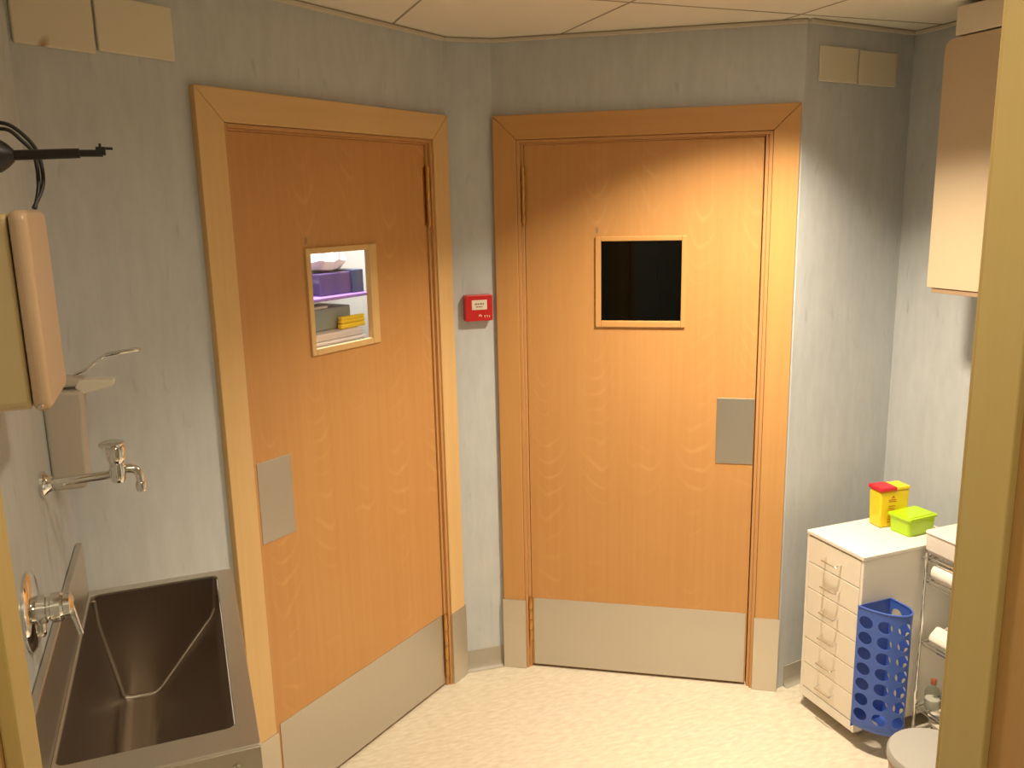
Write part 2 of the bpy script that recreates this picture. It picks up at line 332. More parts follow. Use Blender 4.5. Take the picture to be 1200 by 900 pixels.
# ------------------------------------------------------------------ the two doors
def mitred(mb, x0,x1,w,top,d0,d1,part):
    g=0.0006
    if part in ('side','both'):
        mb.prism([(x0,0.0),(x0+w,0.0),(x0+w,top-w-g),(x0,top-g)],d0,d1,'y')
        mb.prism([(x1,0.0),(x1-w,0.0),(x1-w,top-w-g),(x1,top-g)],d0,d1,'y')
    if part=='head':
        mb.prism([(x0+g,top),(x1-g,top),(x1-w-g,top-w),(x0+w+g,top-w)],d0,d1,'y')
def door(n, org, tv, hinge_left, mside, mhead, win, glass, push, hz, mark):
    a=math.atan2(tv.y,tv.x); loc=(org.x,org.y,0)
    mb=MB(); mitred(mb,0,W_,0.085,TOP,-0.020,0.001,'side'); fr=struct(mb.build('trim_%d'%(3+n),mside,loc=loc,rz=a,bevel=0.002))
    mb=MB(); mitred(mb,0,W_,0.085,TOP,-0.020,0.001,'head'); mb.build('head_casing',mhead,fr,bevel=0.002)
    # lining: stepped reveal
    mb=MB()
    for s in (0,1):
        f=(lambda x: x) if s==0 else (lambda x: W_-x)
        for x0,x1,d0,d1 in ((0.0855,0.0975,-0.013,0.108),(0.0975,0.1085,-0.002,0.108)):
            q0,q1=sorted((f(x0),f(x1))); mb.box(q0,q1,d0,d1,0,TOP-0.0865)
    mb.box(0.0975,W_-0.0975,-0.013,0.108,TOP-0.0975,TOP-0.0865)
    mb.box(0.1085,W_-0.1085,-0.002,0.108,TOP-0.103,TOP-0.0975)
    mb.box(0.1085,0.128,0.052,0.108,0,TOP-0.103); mb.box(W_-0.128,W_-0.1085,0.052,0.108,0,TOP-0.103); mb.box(0.128,W_-0.128,0.052,0.108,TOP-0.12,TOP-0.103)
    mb.build('door_lining',M['liner'],fr,bevel=0.0015)
    # stainless guards around the feet of the casing
    for s in (0,1):
        mb=MB(); zt=0.298
        f=(lambda x: x) if s==0 else (lambda x: W_-x)
        def bb(x0,x1,d0,d1,z0,z1):
            q0,q1=sorted((f(x0),f(x1))); mb.box(q0,q1,d0,d1,z0,z1)
        bb(-0.0035,0.0885,-0.0245,-0.0205,0.001,zt); bb(-0.0035,-0.0005,-0.0205,-0.0005,0.001,zt); bb(0.0857,0.0885,-0.0205,-0.0135,0.001,zt)
        bb(0.0,0.0857,-0.0205,-0.0201,zt-0.004,zt)
        g=mb.build('corner_guard',M['steelv'],fr,bevel=0.0012); g['label']='brushed steel guard'
    # leaf with window opening
    x0,x1,z0,z1=(0.1107 if hinge_left else 0.1128),(W_-0.1128 if hinge_left else W_-0.1107),0.010,2.050; wx0,wx1,wz0,wz1=win[0]+0.005,win[1]-0.004,win[2]+0.005,win[3]-0.005
    mb=MB(); d0,d1=0.005,0.047
    mb.box(x0,wx0,d0,d1,z0,z1).box(wx1,x1,d0,d1,z0,z1).box(wx0,wx1,d0,d1,z0,wz0).box(wx0,wx1,d0,d1,wz1,z1)
    lf=struct(mb.build('door_%d'%n,M['doorw'],loc=loc,rz=a))
    # beading frame round the window
    fx0,fx1,fz0,fz1=win; gx0,gx1,gz0,gz1=glass
    mb=MB()
    for (q0,q1,r0,r1) in (((fx0),(gx0),fz0,fz1),((gx1),(fx1),fz0,fz1)): mb.box(q0,q1,-0.003,0.016,r0,r1)
    mb.box(gx0,gx1,-0.003,0.016,fz0,gz0).box(gx0,gx1,-0.003,0.016,gz1,fz1)
    mb.build('window_bead',mside,lf,bevel=0.0025)
    mb=MB(); mb.box(gx0+0.0003,gx1-0.0003,0.009,0.014,gz0+0.0003,gz1-0.0003); mb.build('glass_pane',M['glass'],lf)
    mb=MB(); mb.box(x0+0.006,x1-0.005,0.0025,0.0048,0.012,0.300); k=mb.build('kick_plate',M['steel'],lf,bevel=0.0008); k['label']='brushed steel kick plate'
    mb=MB(); mb.box(push[0],push[1],0.0022,0.0048,push[2],push[3]); k=mb.build('push_plate',M['steel'],lf,bevel=0.0008)
    # small pencil-like mark above the window
    mb=MB(); mb.box(mark[0]-0.0035,mark[0]+0.0035,0.0042,0.0049,mark[1]-0.010,mark[1]+0.010); mb.box(mark[0]+0.004,mark[0]+0.006,0.0042,0.0049,mark[1]-0.006,mark[1]+0.009); mb.build('dark_mark',M['cabd'],lf)
    hx = 0.106 if hinge_left else W_-0.106
    for za,zb in hz:
        mb=MB(); nk=4; L=(zb-za)/nk
        for i in range(nk): mb.lathe([(0.0072,za+i*L+0.0008),(0.0078,za+i*L+0.002),(0.0078,za+(i+1)*L-0.002),(0.0072,za+(i+1)*L-0.0008)],(hx,-0.004,0),seg=16)
        mb.lathe([(0.005,za-0.006),(0.006,za),(0.006,zb),(0.005,zb+0.006)],(hx,-0.004,0),seg=12)
        mb.box(hx-0.001,hx+0.016 if hinge_left else hx+0.001,0.0036,0.0049,za,zb) if hinge_left else mb.box(hx-0.016,hx+0.001,0.0036,0.0049,za,zb)
        mb.build('hinge',M['brass'],lf,smooth=True)
    return lf
door(1,A0,tA,False,M['trimp'],M['trimpx'],(0.357,0.668,1.405,1.729),(0.376,0.632,1.425,1.711),(0.113,0.242,0.885,1.131),((1.777,1.975),(0.045,0.298)),(0.367,1.751))
door(2,B0,tB,True,M['trimw'],M['trimx'],(0.367,0.690,1.395,1.723),(0.387,0.674,1.418,1.706),(0.810,0.942,0.892,1.138),((1.774,1.971),(0.12,0.300)),(0.372,1.746))

# ------------------------------------------------------------------ doorway jambs the camera looks through (trim_6, trim_7)
def jamb(name, x, sgn, head=False):
    mb=MB(); xs=sorted((x-sgn*0.025, x)); 
    mb.box(xs[0],xs[1],FY-0.155,FY+0.004,0,oz)                         # lining board
    o=struct(mb.build(name,M['jamb2'],bevel=0.002))
    mb=MB(); xs=sorted((x-sgn*0.020, x+sgn*0.0)) 
    mb=MB(); q=sorted((x,x+sgn*0.012)); mb.box(q[0],q[1],FY-0.058,FY-0.000,0,oz); mb.build('door_stop',M['jamb'],o,bevel=0.002)
    q=sorted((x-sgn*0.085,x-sgn*0.004))
    mb=MB(); mb.box(q[0],q[1],FY+0.0005,FY+0.018,0,oz+0.08); mb.box(q[0],q[1],FY-0.170,FY-0.1505,0,oz+0.08); mb.build('casing',M['jamb'],o,bevel=0.002)
    return o
jamb('trim_6',ox0-0.012,1); jamb('trim_7',ox1+0.012,-1)
mb=MB(); mb.box(ox0-0.012,ox1+0.012,FY-0.155,FY+0.004,oz,oz+0.024); struct(mb.build('trim_8',M['jamb2'],bevel=0.002))

# ------------------------------------------------------------------ rooms behind the doors
def local(org,tv): return Matrix.Translation((org.x,org.y,0))@Matrix.Rotation(math.atan2(tv.y,tv.x),4,'Z')
LA=local(A0,tA); LB=local(B0,tB)
def shell(name, Mx, s0,s1,d0,d1, mat):
    mb=MB(); mb.box(s0-0.02,s0,d0,d1,-0.05,H); mb.box(s1,s1+0.02,d0,d1,-0.05,H); mb.box(s0-0.02,s1+0.02,d1,d1+0.02,-0.05,H)
    o=struct(mb.build(name,mat)); o.matrix_world=Mx; return o
shell('wall_store',LA,-0.12,1.33,0.112,1.0,M['store'])
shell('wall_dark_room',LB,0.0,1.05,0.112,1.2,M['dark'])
angA=math.atan2(tA.y,tA.x); angB=math.atan2(tB.y,tB.x)
def atA(s,d,z): v=LA@Vector((s,d,z)); return v
def atB(s,d,z): return LB@Vector((s,d,z))
# storage rack seen through the left door's window
t=thing('storage_rack','metal storage rack with violet middle shelf seen through the left door window','shelf',atA(0.93,0.62,0),angA)
for x in (-0.22,0.235):
    for y in (-0.16,0.16): MB().box(x-0.012,x+0.012,y-0.012,y+0.012,0,1.95).build('upright',M['tray'],t,bevel=0.002)
for z,mm in ((0.45,M['tray']),(0.9,M['tray']),(1.28,M['tray']),(1.500,M['violet'])): MB().box(-0.208,0.223,-0.17,0.17,z,z+0.012).build('shelf',mm,t,bevel=0.002)
def obj_on(name,label,cat,s,d,z,mb,mat,bevel=0.003,rz=0,group=None,smooth=False):
    o=mb.build(name,mat,loc=atA(s,d,z),rz=angA+rz,bevel=bevel,smooth=smooth); return tag(o,label,cat,group)
obj_on('tray','white shallow tray at the bottom of the stack behind the left door window','tray',0.95,0.585,1.2925,MB().box(-0.165,0.165,-0.11,0.11,0,0.034),M['tray'],0.008)
obj_on('tray','white deeper tray under the sage crate behind the left door window','tray',0.95,0.585,1.3270,MB().box(-0.17,0.17,-0.115,0.115,0,0.014).box(-0.16,0.16,-0.105,0.105,0.0142,0.044),M['tray'],0.006)
cr=thing('crate','sage grey crate with white lid behind the left door window','crate',atA(0.945,0.62,1.3716),angA)
MB().box(-0.16,0.16,-0.08,0.08,0,0.088).build('body',M['sage'],cr,bevel=0.006); MB().box(-0.165,0.03,-0.085,0.085,0.0885,0.099).build('lid',M['tray'],cr,bevel=0.004)
mb=MB(); mb.box(-0.07,0.07,-0.012,0.012,0,0.02); mb.box(-0.068,0.07,-0.011,0.011,0.021,0.036); mb.box(-0.066,0.069,-0.011,0.011,0.0362,0.048)
obj_on('folded_cloth','bright yellow folded cloth in front of the sage crate','cloth',1.08,0.515,1.3716,mb,M['yel2'],0.005)
obj_on('storage_box','dark purple storage box on the violet shelf','box',0.99,0.58,1.5125,MB().box(-0.085,0.085,-0.08,0.08,0,0.085),M['purple'],0.004)
obj_on('binder','navy box file beside the purple storage box','binder',1.107,0.58,1.5125,MB().box(-0.03,0.03,-0.09,0.09,0,0.09),M['navy'],0.003)
bm=MB(); 
pts=[]
for i in range(9):
    a=2*math.pi*i/9
bm.lathe([(0.03,0.0),(0.085,0.012),(0.100,0.045),(0.095,0.08),(0.06,0.11),(0.015,0.125)],seg=22)
for v in bm.bm.verts: v.co.x*=1.05+0.15*math.sin(v.co.z*90+v.co.y*50); v.co.y*=0.75+0.12*math.cos(v.co.x*80); v.co.z*=1+0.12*math.sin(v.co.x*70)
o=obj_on('plastic_bag','crumpled translucent white bag lying on the purple box','bag',1.0,0.58,1.5985,bm,M['film'],0)
obj_on('medicine_bottle','small white bottle with blue cap at the left of the violet shelf','bottle',0.872,0.54,1.5125,MB().lathe([(0.02,0),(0.022,0.004),(0.022,0.05),(0.010,0.06)],seg=16),M['tray'],0,smooth=True)
c=MB().lathe([(0.012,0.060),(0.012,0.078)],seg=14).build('cap',M['teal'],bpy.data.objects['medicine_bottle'])
obj_on('card_box','tan card box under the violet shelf','box',1.04,0.68,1.4725,MB().box(-0.06,0.07,-0.03,0.06,0,0.024),M['tan'],0.002)
# dark room: a curtain-like panel and a rack silhouette behind the right door's window
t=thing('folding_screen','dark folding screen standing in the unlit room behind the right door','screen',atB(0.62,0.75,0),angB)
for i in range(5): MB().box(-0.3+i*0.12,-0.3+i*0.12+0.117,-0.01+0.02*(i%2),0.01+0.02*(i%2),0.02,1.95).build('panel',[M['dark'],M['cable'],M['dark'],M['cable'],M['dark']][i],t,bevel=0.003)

# ------------------------------------------------------------------ ceiling luminaire over the room (just out of frame)
t=thing('ceiling_downlight','round recessed downlight in the ceiling near the right door','ceiling light',(1.82,-0.17,H))
mb=MB(); seg=40
for k in range(seg):
    a0,a1=2*math.pi*k/seg,2*math.pi*(k+1)/seg
    P=lambda r,z,a:(r*math.cos(a),r*math.sin(a),z)
    for (r0,z0),(r1,z1) in (((0.115,-0.001),(0.112,-0.006)),((0.112,-0.006),(0.092,-0.006)),((0.092,-0.006),(0.085,-0.001))):
        mb.bm.faces.new([mb.bm.verts.new(P(r0,z0,a0)),mb.bm.verts.new(P(r0,z0,a1)),mb.bm.verts.new(P(r1,z1,a1)),mb.bm.verts.new(P(r1,z1,a0))])
bmesh.ops.remove_doubles(mb.bm,verts=mb.bm.verts,dist=1e-5); mb.build('rim',M['lampm'],t,smooth=True)
MB().lathe([(0.084,-0.0015),(0.084,-0.003)],seg=32).build('diffuser',M['glow'],t)
t=thing('ceiling_downlight','small recessed downlight in the ceiling just inside the doorway','ceiling light',(0.75,-1.05,H))
MB().lathe([(0.075,-0.001),(0.073,-0.006),(0.06,-0.006)],seg=32).build('rim',M['lampm'],t,smooth=True)
MB().lathe([(0.055,-0.0065),(0.055,-0.0085)],seg=32).build('diffuser',M['glow'],t)

# ------------------------------------------------------------------ wall plates
def plateA(s0,s1,z0,z1,mat,label,org,tv):
    L=(Matrix.Translation((org.x,org.y,0))@Matrix.Rotation(math.atan2(tv.y,tv.x),4,'Z'))
    o=MB().box(0,s1-s0,-0.009,-0.0005,0,z1-z0).build('cover_plate',mat,loc=L@Vector((s0,0,z0)),rz=math.atan2(tv.y,tv.x),bevel=0.003)
    return tag(o,label,'wall plate','blank cover plates high on the walls')
uA=(P1-P0).normalized(); uD=(P4-P3).normalized()
plateA(0.006,0.190,2.196,2.326,M['stain'],'blank cream cover plate with a brown smudge, high in the left corner',P0,uA)
plateA(0.197,0.398,2.204,2.328,M['plate'],'clean cream cover plate right of the smudged one',P0,uA)
dP3=lambda x,y:(Vector((x,y))-P3).dot(uD)
plateA(0.060,0.246,2.225,2.338,M['plate'],'cream cover plate nearer the right door, left of its pair',P3,uD)
plateA(0.254,0.446,2.222,2.335,M['plate'],'cream cover plate nearer the right corner, right of its pair',P3,uD)

# ------------------------------------------------------------------ fire alarm call point on the strip between the doors
uC=(P2-P1).normalized(); aC=math.atan2(uC.y,uC.x)
t=thing('fire_alarm_point','red square fire alarm call point on the wall strip between the two doors','fire alarm',(1.308,0.8815,1.4715),aC)
MB().prism(rrect(-0.052,0.052,-0.048,0.048,0.005),-0.034,-0.0005,'y').build('housing',M['red'],t,bevel=0.002)
MB().box(-0.028,0.030,-0.0355,-0.0342,-0.006,0.030).build('label_plate',M['label'],t,bevel=0.0005)
mb=MB()
for i,(x,wd) in enumerate(((-0.016,0.008),(-0.006,0.006),(0.003,0.008),(0.013,0.005))): mb.box(x,x+wd,-0.0361,-0.0356,0.013,0.018)
for i,(x,wd) in enumerate(((-0.012,0.007),(-0.003,0.009),(0.008,0.004))): mb.box(x,x+wd,-0.0361,-0.0356,0.003,0.007)
mb.build('label_print',M['ink'],t)
mb=MB()
for x,z,wd,h in ((-0.002,-0.031,0.003,0.006),(0.002,-0.029,0.003,0.006),(0.006,-0.032,0.003,0.006),(0.018,-0.030,0.006,0.002),(0.020,-0.036,0.002,0.007),(0.026,-0.030,0.006,0.002),(0.030,-0.035,0.002,0.007),(0.036,-0.032,0.004,0.003),(0.038,-0.036,0.002,0.004)): mb.box(x,x+wd,-0.0347,-0.0341,z,z+h)
mb.build('white_marks',M['label'],t)

# ------------------------------------------------------------------ scrub sink
ZR=0.970
t=thing('scrub_sink','deep stainless steel scrub sink fixed to the left wall','sink',(0,-0.40,0))
OY=0.40
def addY(m):    # local frame is shifted by +0.40 in y
    for v in m.bm.verts: v.co.y+=OY
    return m
# basin: cross section swept along y
prof=[(0.022,ZR-0.006),(0.026,0.90),(0.062,0.700),(0.080,0.690),(0.136,0.690),(0.154,0.702),(0.262,0.838),(0.283,0.862),(0.292,0.885),(0.300,ZR-0.006)]
mb=MB(); ya,yb=-0.715,-0.040; n=len(prof)
f_=[mb.bm.verts.new((x,yb,z)) for x,z in prof]; g_=[mb.bm.verts.new((x,ya,z)) for x,z in prof]
for i in range(n-1): mb.bm.faces.new((f_[i],f_[i+1],g_[i+1],g_[i]))
mb.bm.faces.new(f_); mb.bm.faces.new(g_[::-1]); addY(mb)
o=mb.build('basin',M['sink'],t,smooth=False)
bv=o.modifiers.new('bevel','BEVEL'); bv.width=0.012; bv.segments=4; bv.limit_method='ANGLE'; bv.angle_limit=R(28)
wn=o.modifiers.new('wn','WEIGHTED_NORMAL'); wn.weight=100; wn.mode='FACE_AREA'
for p in o.data.polygons: p.use_smooth=True
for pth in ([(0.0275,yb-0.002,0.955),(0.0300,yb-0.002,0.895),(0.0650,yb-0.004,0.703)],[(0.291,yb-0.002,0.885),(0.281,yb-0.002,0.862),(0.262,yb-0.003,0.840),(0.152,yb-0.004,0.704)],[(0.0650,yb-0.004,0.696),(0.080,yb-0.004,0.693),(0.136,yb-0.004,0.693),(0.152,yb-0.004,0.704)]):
    mb=MB(); mb.tube(pth,0.0042,10); addY(mb); mb.build('seam_highlight',M['steelv'],t,smooth=True)  # seam tubes in brighter steel, stand in for highlights along the basin creases
# rim with rounded opening
def ringplate(outer, inner, z0, z1):
    mb=MB(); bm=mb.bm
    vo=[[bm.verts.new((x,y,z)) for x,y in outer] for z in (z0,z1)]; vi=[[bm.verts.new((x,y,z)) for x,y in inner] for z in (z0,z1)]
    n=len(outer)
    for i in range(n):
        j=(i+1)%n
        bm.faces.new((vo[0][i],vo[0][j],vo[1][j],vo[1][i])); bm.faces.new((vi[0][i],vi[1][i],vi[1][j],vi[0][j]))
        bm.faces.new((vo[1][i],vo[1][j],vi[1][j],vi[1][i])); bm.faces.new((vo[0][i],vi[0][i],vi[0][j],vo[0][j]))
    return mb
mb=ringplate(rrect(0.016,0.338,-0.785,0.0-0.012,0.006,5),rrect(0.022,0.302,-0.718,-0.038,0.016,5),ZR-0.010,ZR); addY(mb); mb.build('rim',M['steelv'],t,bevel=0.002)
mb=MB(); mb.box(0.334,0.338,-0.785,-0.014,ZR-0.048,ZR-0.003); addY(mb); mb.build('apron',M['steelv'],t,bevel=0.001)
mb=MB(); mb.box(0.016,0.338,-0.789,-0.785,ZR-0.048,ZR-0.003); addY(mb); mb.build('apron',M['steelv'],t,bevel=0.001)
mb=MB(); mb.box(0.0015,0.0155,-0.789,-0.012,ZR-0.04,1.093); addY(mb); mb.build('splash_upstand',M['steelv'],t,bevel=0.003)
mb=MB(); mb.lathe([(0.026,0.6925),(0.026,0.6945),(0.018,0.6938)],(0.108,-0.50,0),seg=24); addY(mb); mb.build('drain',M['chrome'],t,smooth=True)
mb=MB(); mb.tube([(0.108,-0.50,0.682),(0.108,-0.50,0.50),(0.10,-0.50,0.45),(0.03,-0.50,0.44),(0.002,-0.50,0.44)],0.02,12); addY(mb); mb.build('waste_pipe',M['chrome'],t,smooth=True)
for y in (-0.030,-0.760):
    mb=MB(); mb.prism([(0.0155,0.925),(0.31,0.925),(0.31,0.90),(0.030,0.62),(0.0155,0.62)],y,y+0.004,'y'); addY(mb); mb.build('bracket',M['steelv'],t)
mb=MB(); mb.lathe([(0.003,-0.7905),(0.0025,-0.7925)],(0.300,0,ZR-0.027),'y',seg=12)
mb.lathe([(0.003,-0.7905),(0.0025,-0.7925)],(0.293,0,ZR-0.030),'y',seg=12); addY(mb); mb.build('glint_dot',M['chrome'],t)  # tiny chrome dots added to imitate a glint on the apron

# ------------------------------------------------------------------ chrome spout on the left wall
t=thing('wall_faucet','long chrome swivel spout with lever knob above the far end of the sink','faucet',(0,-0.345,1.337))
MB().lathe([(0.026,0.0005),(0.026,0.006),(0.018,0.012),(0.014,0.02)],axis='x').build('flange',M['chrome'],t,smooth=True)
mb=MB(); mb.tube([(0.012,0,0),(0.132,0,0.004)],0.0085,16); mb.build('pipe',M['chrome'],t,smooth=True)
MB().lathe([(0.012,-0.012),(0.015,-0.004),(0.016,0.012),(0.013,0.026),(0.0175,0.034),(0.0185,0.054),(0.016,0.060)],(0.136,0,0),seg=24).build('valve_body',M['chrome'],t,smooth=True)
MB().lathe([(0.020,0.060),(0.0235,0.063),(0.0235,0.067),(0.018,0.070)],(0.130,0,0),seg=28).build('knob_cap',M['chrome'],t,smooth=True)
mb=MB(); mb.tube([(0.146,0,0.012),(0.158,0,0.012),(0.168,0,0.008),(0.174,0,-0.002),(0.175,0,-0.018)],[0.009,0.009,0.0085,0.008,0.008],16); mb.build('outlet',M['chrome'],t,smooth=True)
MB().lathe([(0.0095,-0.036),(0.0105,-0.032),(0.0105,-0.020),(0.009,-0.017)],(0.175,0,0),seg=20).build('aerator',M['chrome'],t,smooth=True)
# mixer
t=thing('wall_mixer','chrome mixer valve with round wall plate and slim lever over the near sink','mixer',(0,-0.618,1.200))
MB().lathe([(0.067,0.0005),(0.067,0.004),(0.060,0.009),(0.03,0.011)],axis='x',seg=40).build('wall_rose',M['chrome'],t,smooth=True)
MB().lathe([(0.024,0.011),(0.024,0.026),(0.020,0.028),(0.020,0.032),(0.025,0.034),(0.025,0.048),(0.021,0.052)],axis='x',seg=32).build('valve_body',M['chrome'],t,smooth=True)
MB().lathe([(0.020,0.0525),(0.020,0.062),(0.012,0.067)],axis='x',seg=28).build('handle_hub',M['chrome'],t,smooth=True)
mb=MB(); mb.tube([(0.060,0,0.008),(0.064,-0.004,-0.01),(0.074,-0.012,-0.050)],[0.006,0.0055,0.004],12); mb.build('lever',M['chrome'],t,smooth=True)
mb=MB(); mb.lathe([(0.006,0.0),(0.008,0.004),(0.008,0.02),(0.005,0.026)],(0.012,0.01,-0.052),'z',seg=16); mb.build('diverter_button',M['chrome'],t,smooth=True)

# ------------------------------------------------------------------ soap dispenser
t=thing('soap_dispenser','pale grey elbow operated soap dispenser on the left wall by the corner','dispenser',(0,-0.165,1.28))
MB().prism([(0.0005,0.0),(0.060,0.0),(0.066,0.01),(0.069,0.12),(0.074,0.165),(0.074,0.205),(0.0005,0.210)],-0.045,0.045,'y').build('housing',M['grey'],t,bevel=0.005)
MB().prism([(0.0745,0.195),(0.130,0.206),(0.136,0.212),(0.136,0.220),(0.070,0.226),(0.060,0.210)],-0.022,0.022,'y').build('nozzle',M['ivory'],t,bevel=0.003)
MB().prism([(0.010,0.211),(0.075,0.213),(0.080,0.228),(0.030,0.236)],-0.02,0.02,'y').build('pivot_block',M['grey'],t,bevel=0.003)
mb=MB(); pth=[(0.06,-0.014,0.236),(0.082,-0.014,0.244),(0.125,-0.014,0.272),(0.180,-0.014,0.278)]+[(0.180+0.012*math.sin(a),-0.014*math.cos(a),0.278) for a in [R(q) for q in (30,60,90,120,150)]]+[(0.180,0.014,0.278),(0.125,0.014,0.272),(0.082,0.014,0.244),(0.06,0.014,0.236)]
mb.tube(pth,0.0028,8); mb.build('elbow_lever',M['chrome'],t,smooth=True)

# ------------------------------------------------------------------ beige hinged dispenser box
t=thing('hand_towel_dispenser','beige rounded dispenser box with hinged front on the near left wall','dispenser',(0,-0.735,1.58))
mb=MB(); mb.prism(rrect(-0.093,0.093,0.0,0.266,0.012),0.0005,0.078,'x'); mb.build('body',M['disp'],t,bevel=0.004)
mb=MB(); mb.prism(rrect(-0.098,0.098,-0.004,0.270,0.016),0.080,0.103,'x'); mb.build('front_cover',M['displ'],t,bevel=0.010,seg=4,smooth=True)
MB().lathe([(0.004,-0.0995),(0.003,-0.102)],(0.090,0,0.006),'y',seg=12).build('catch',M['chrome'],t)
# black boom arm above it, with cable
t=thing('black_arm','black metal arm with a hooked tip reaching out above the beige dispenser','arm',(0,-0.70,1.927))
MB().lathe([(0.030,0.0005),(0.030,0.008),(0.012,0.012)],axis='x',seg=24).build('wall_mount',M['black'],t,smooth=True)
mb=MB(); mb.tube([(0.010,0,0),(0.066,0,0)],0.007,14); mb.lathe([(0.010,0.040),(0.022,0.046),(0.024,0.062),(0.017,0.072),(0.009,0.080)],axis='x',seg=24); mb.build('joint',M['black'],t,smooth=True)
mb=MB(); mb.tube([(0.074,0,0.0),(0.165,0,0.003)],0.0072,14); mb.tube([(0.165,0,0.003),(0.196,0,0.003)],0.0052,14); mb.build('rod',M['black'],t,smooth=True)
mb=MB(); mb.box(0.187,0.200,-0.006,0.006,0.0,0.012); mb.tube([(0.196,0,0.010),(0.210,0,0.0095)],0.0022,8); mb.tube([(0.193,0,0.010),(0.193,0,0.017)],0.002,8); mb.build('hooked_tip',M['black'],t,bevel=0.001)
mb=MB()
for k,(dx,dz) in enumerate(((0,0),(0.006,-0.008))):
    p=spline([(0.020-dx,0.02,0.006),(0.040,0.022,0.040+dz),(0.070,0.024,0.046+dz),(0.094-dx,0.026,0.028+dz*0.6),(0.108-dx,0.028,0.002),(0.110-dx,0.020,-0.040),(0.096+dx*.3,0.0,-0.0745)],6)
    mb.tube(p,0.0028,8)
o=mb.build('power_cable',M['cable'],loc=(0,-0.70,1.927),smooth=True); tag(o,'thin black doubled cable looping from the black arm down to the dispenser top','cable')

# ------------------------------------------------------------------ wall cabinet and duct box on the right
t=thing('wall_cabinet','tall beige wall cabinet with rounded corner hung on the right wall','cabinet',(EX,-0.33,1.548))
pts=[(-0.33,0.0),(0.33,0.0)]+[(0.33-0.03+0.03*math.cos(R(a)),0.765-0.03+0.03*math.sin(R(a))) for a in (0,22,45,68,90)]+[(-0.33,0.765)]
MB().prism(pts,-0.230,-0.0005,'x').build('body',M['cab'],t,bevel=0.002)
pts2=[(y,z+0.0) for y,z in pts]
MB().prism(pts2,-0.250,-0.232,'x').build('door',M['cab'],t,bevel=0.002)
MB().box(-0.246,-0.02,-0.32,0.312,-0.016,-0.0015).build('bottom_rail',M['cabd'],t,bevel=0.001)
o=MB().box(EX-0.25,EX-0.0005,-0.66,-0.036,2.318,H-0.014).build('duct_casing',M['cream'],bevel=0.002); tag(o,'off-white boxed casing between the beige wall cabinet and the ceiling','casing')

# ------------------------------------------------------------------ drawer unit
UX0,UX1,UY0,UY1,UZ=2.284,2.714,-0.100,0.172,0.690
t=thing('drawer_unit','narrow white metal drawer unit with six drawers on castors','drawer unit',(UX0,(UY0+UY1)/2,0))
hy=(UY1-UY0)/2
mb=MB(); D=UX1-UX0
mb.box(0,D,-hy,-hy+0.012,0.050,0.676); mb.box(0,D,hy-0.012,hy,0.050,0.676); mb.box(D-0.006,D,-hy+0.012,hy-0.012,0.050,0.676); mb.box(0,D-0.006,-hy+0.012,hy-0.012,0.050,0.086); mb.box(0.012,D-0.006,-hy+0.012,hy-0.012,0.655,0.676)
mb.build('carcass',M['white'],t,bevel=0.0015)
MB().box(-0.003,D,-hy-0.001,hy+0.001,0.6765,UZ).build('top_panel',M['white'],t,bevel=0.002)
pitch=(0.672-0.088)/6
for i in range(6):
    z0=0.088+i*pitch+0.0015; z1=z0+pitch-0.0025
    dr=MB().box(0.0015,0.40,-hy+0.0135,hy-0.0135,z0,z1-0.010).box(-0.0005,0.010,-hy+0.0135,hy-0.0135,z0,z1).build('drawer',M['whites'],t,bevel=0.0018)
    zh=z0+0.047
    mb=MB(); mb.tube(spline([(0.0,0.036,zh),(-0.010,0.036,zh-0.002),(-0.021,0.034,zh-0.005),(-0.024,0.028,zh-0.006),(-0.024,-0.028,zh-0.006),(-0.021,-0.034,zh-0.005),(-0.010,-0.036,zh-0.002),(0.0,-0.036,zh)],4),0.0026,10); mb.build('handle',M['chrome'],dr,smooth=True)
for sx in (0.07,D-0.05):
    for sy in (-hy+0.05,hy-0.05):
        mb=MB(); mb.lathe([(0.014,-0.008),(0.017,-0.005),(0.017,0.005),(0.014,0.008)],(sx,sy,0.0172),'y',seg=20); mb.box(sx-0.006,sx+0.006,sy-0.012,sy-0.0085,0.015,0.0495); mb.box(sx-0.006,sx+0.006,sy+0.0085,sy+0.012,0.015,0.0495); mb.box(sx-0.010,sx+0.010,sy-0.012,sy+0.012,0.040,0.0495)
        mb.build('caster',M['binlid'],t,smooth=True)
# items on the unit
t=thing('sharps_container','yellow sharps container with red flip lid standing on the white drawer unit','container',(2.575,0.100,UZ+0.0008),R(-6))
pa=[(-0.060,-0.032),(0.060,-0.032),(0.060,0.032),(-0.060,0.032)]
mb=MB(); bm=mb.bm
lo=[bm.verts.new((x*0.93,y*0.93,0)) for x,y in pa]; hi=[bm.verts.new((x,y,0.134)) for x,y in pa]
bm.faces.new(lo); bm.faces.new(hi[::-1])
for i in range(4): bm.faces.new((lo[i],lo[(i+1)%4],hi[(i+1)%4],hi[i]))
mb.build('body',M['yellow'],t,bevel=0.006,smooth=True)
MB().box(0.006,0.061,-0.033,0.033,0.1345,0.147).build('cover',M['yellow'],t,bevel=0.003)
MB().box(-0.064,0.004,-0.036,0.035,0.1345,0.149).build('flip_lid',M['lidred'],t,bevel=0.004)
mb=MB(); yf=-0.0328
Ms=Matrix.Translation((0,0,0))
def prt(x0,x1,z0,z1):
    k=0.93+0.07*((z0+z1)/2)/0.134
    mb.box(x0,x1,-0.032*k-0.0008,-0.032*k+0.0002,z0,z1)
prt(-0.012,-0.006,0.112,0.116); prt(-0.015,-0.011,0.107,0.111); prt(-0.007,-0.003,0.107,0.111); prt(-0.011,-0.007,0.109,0.113)
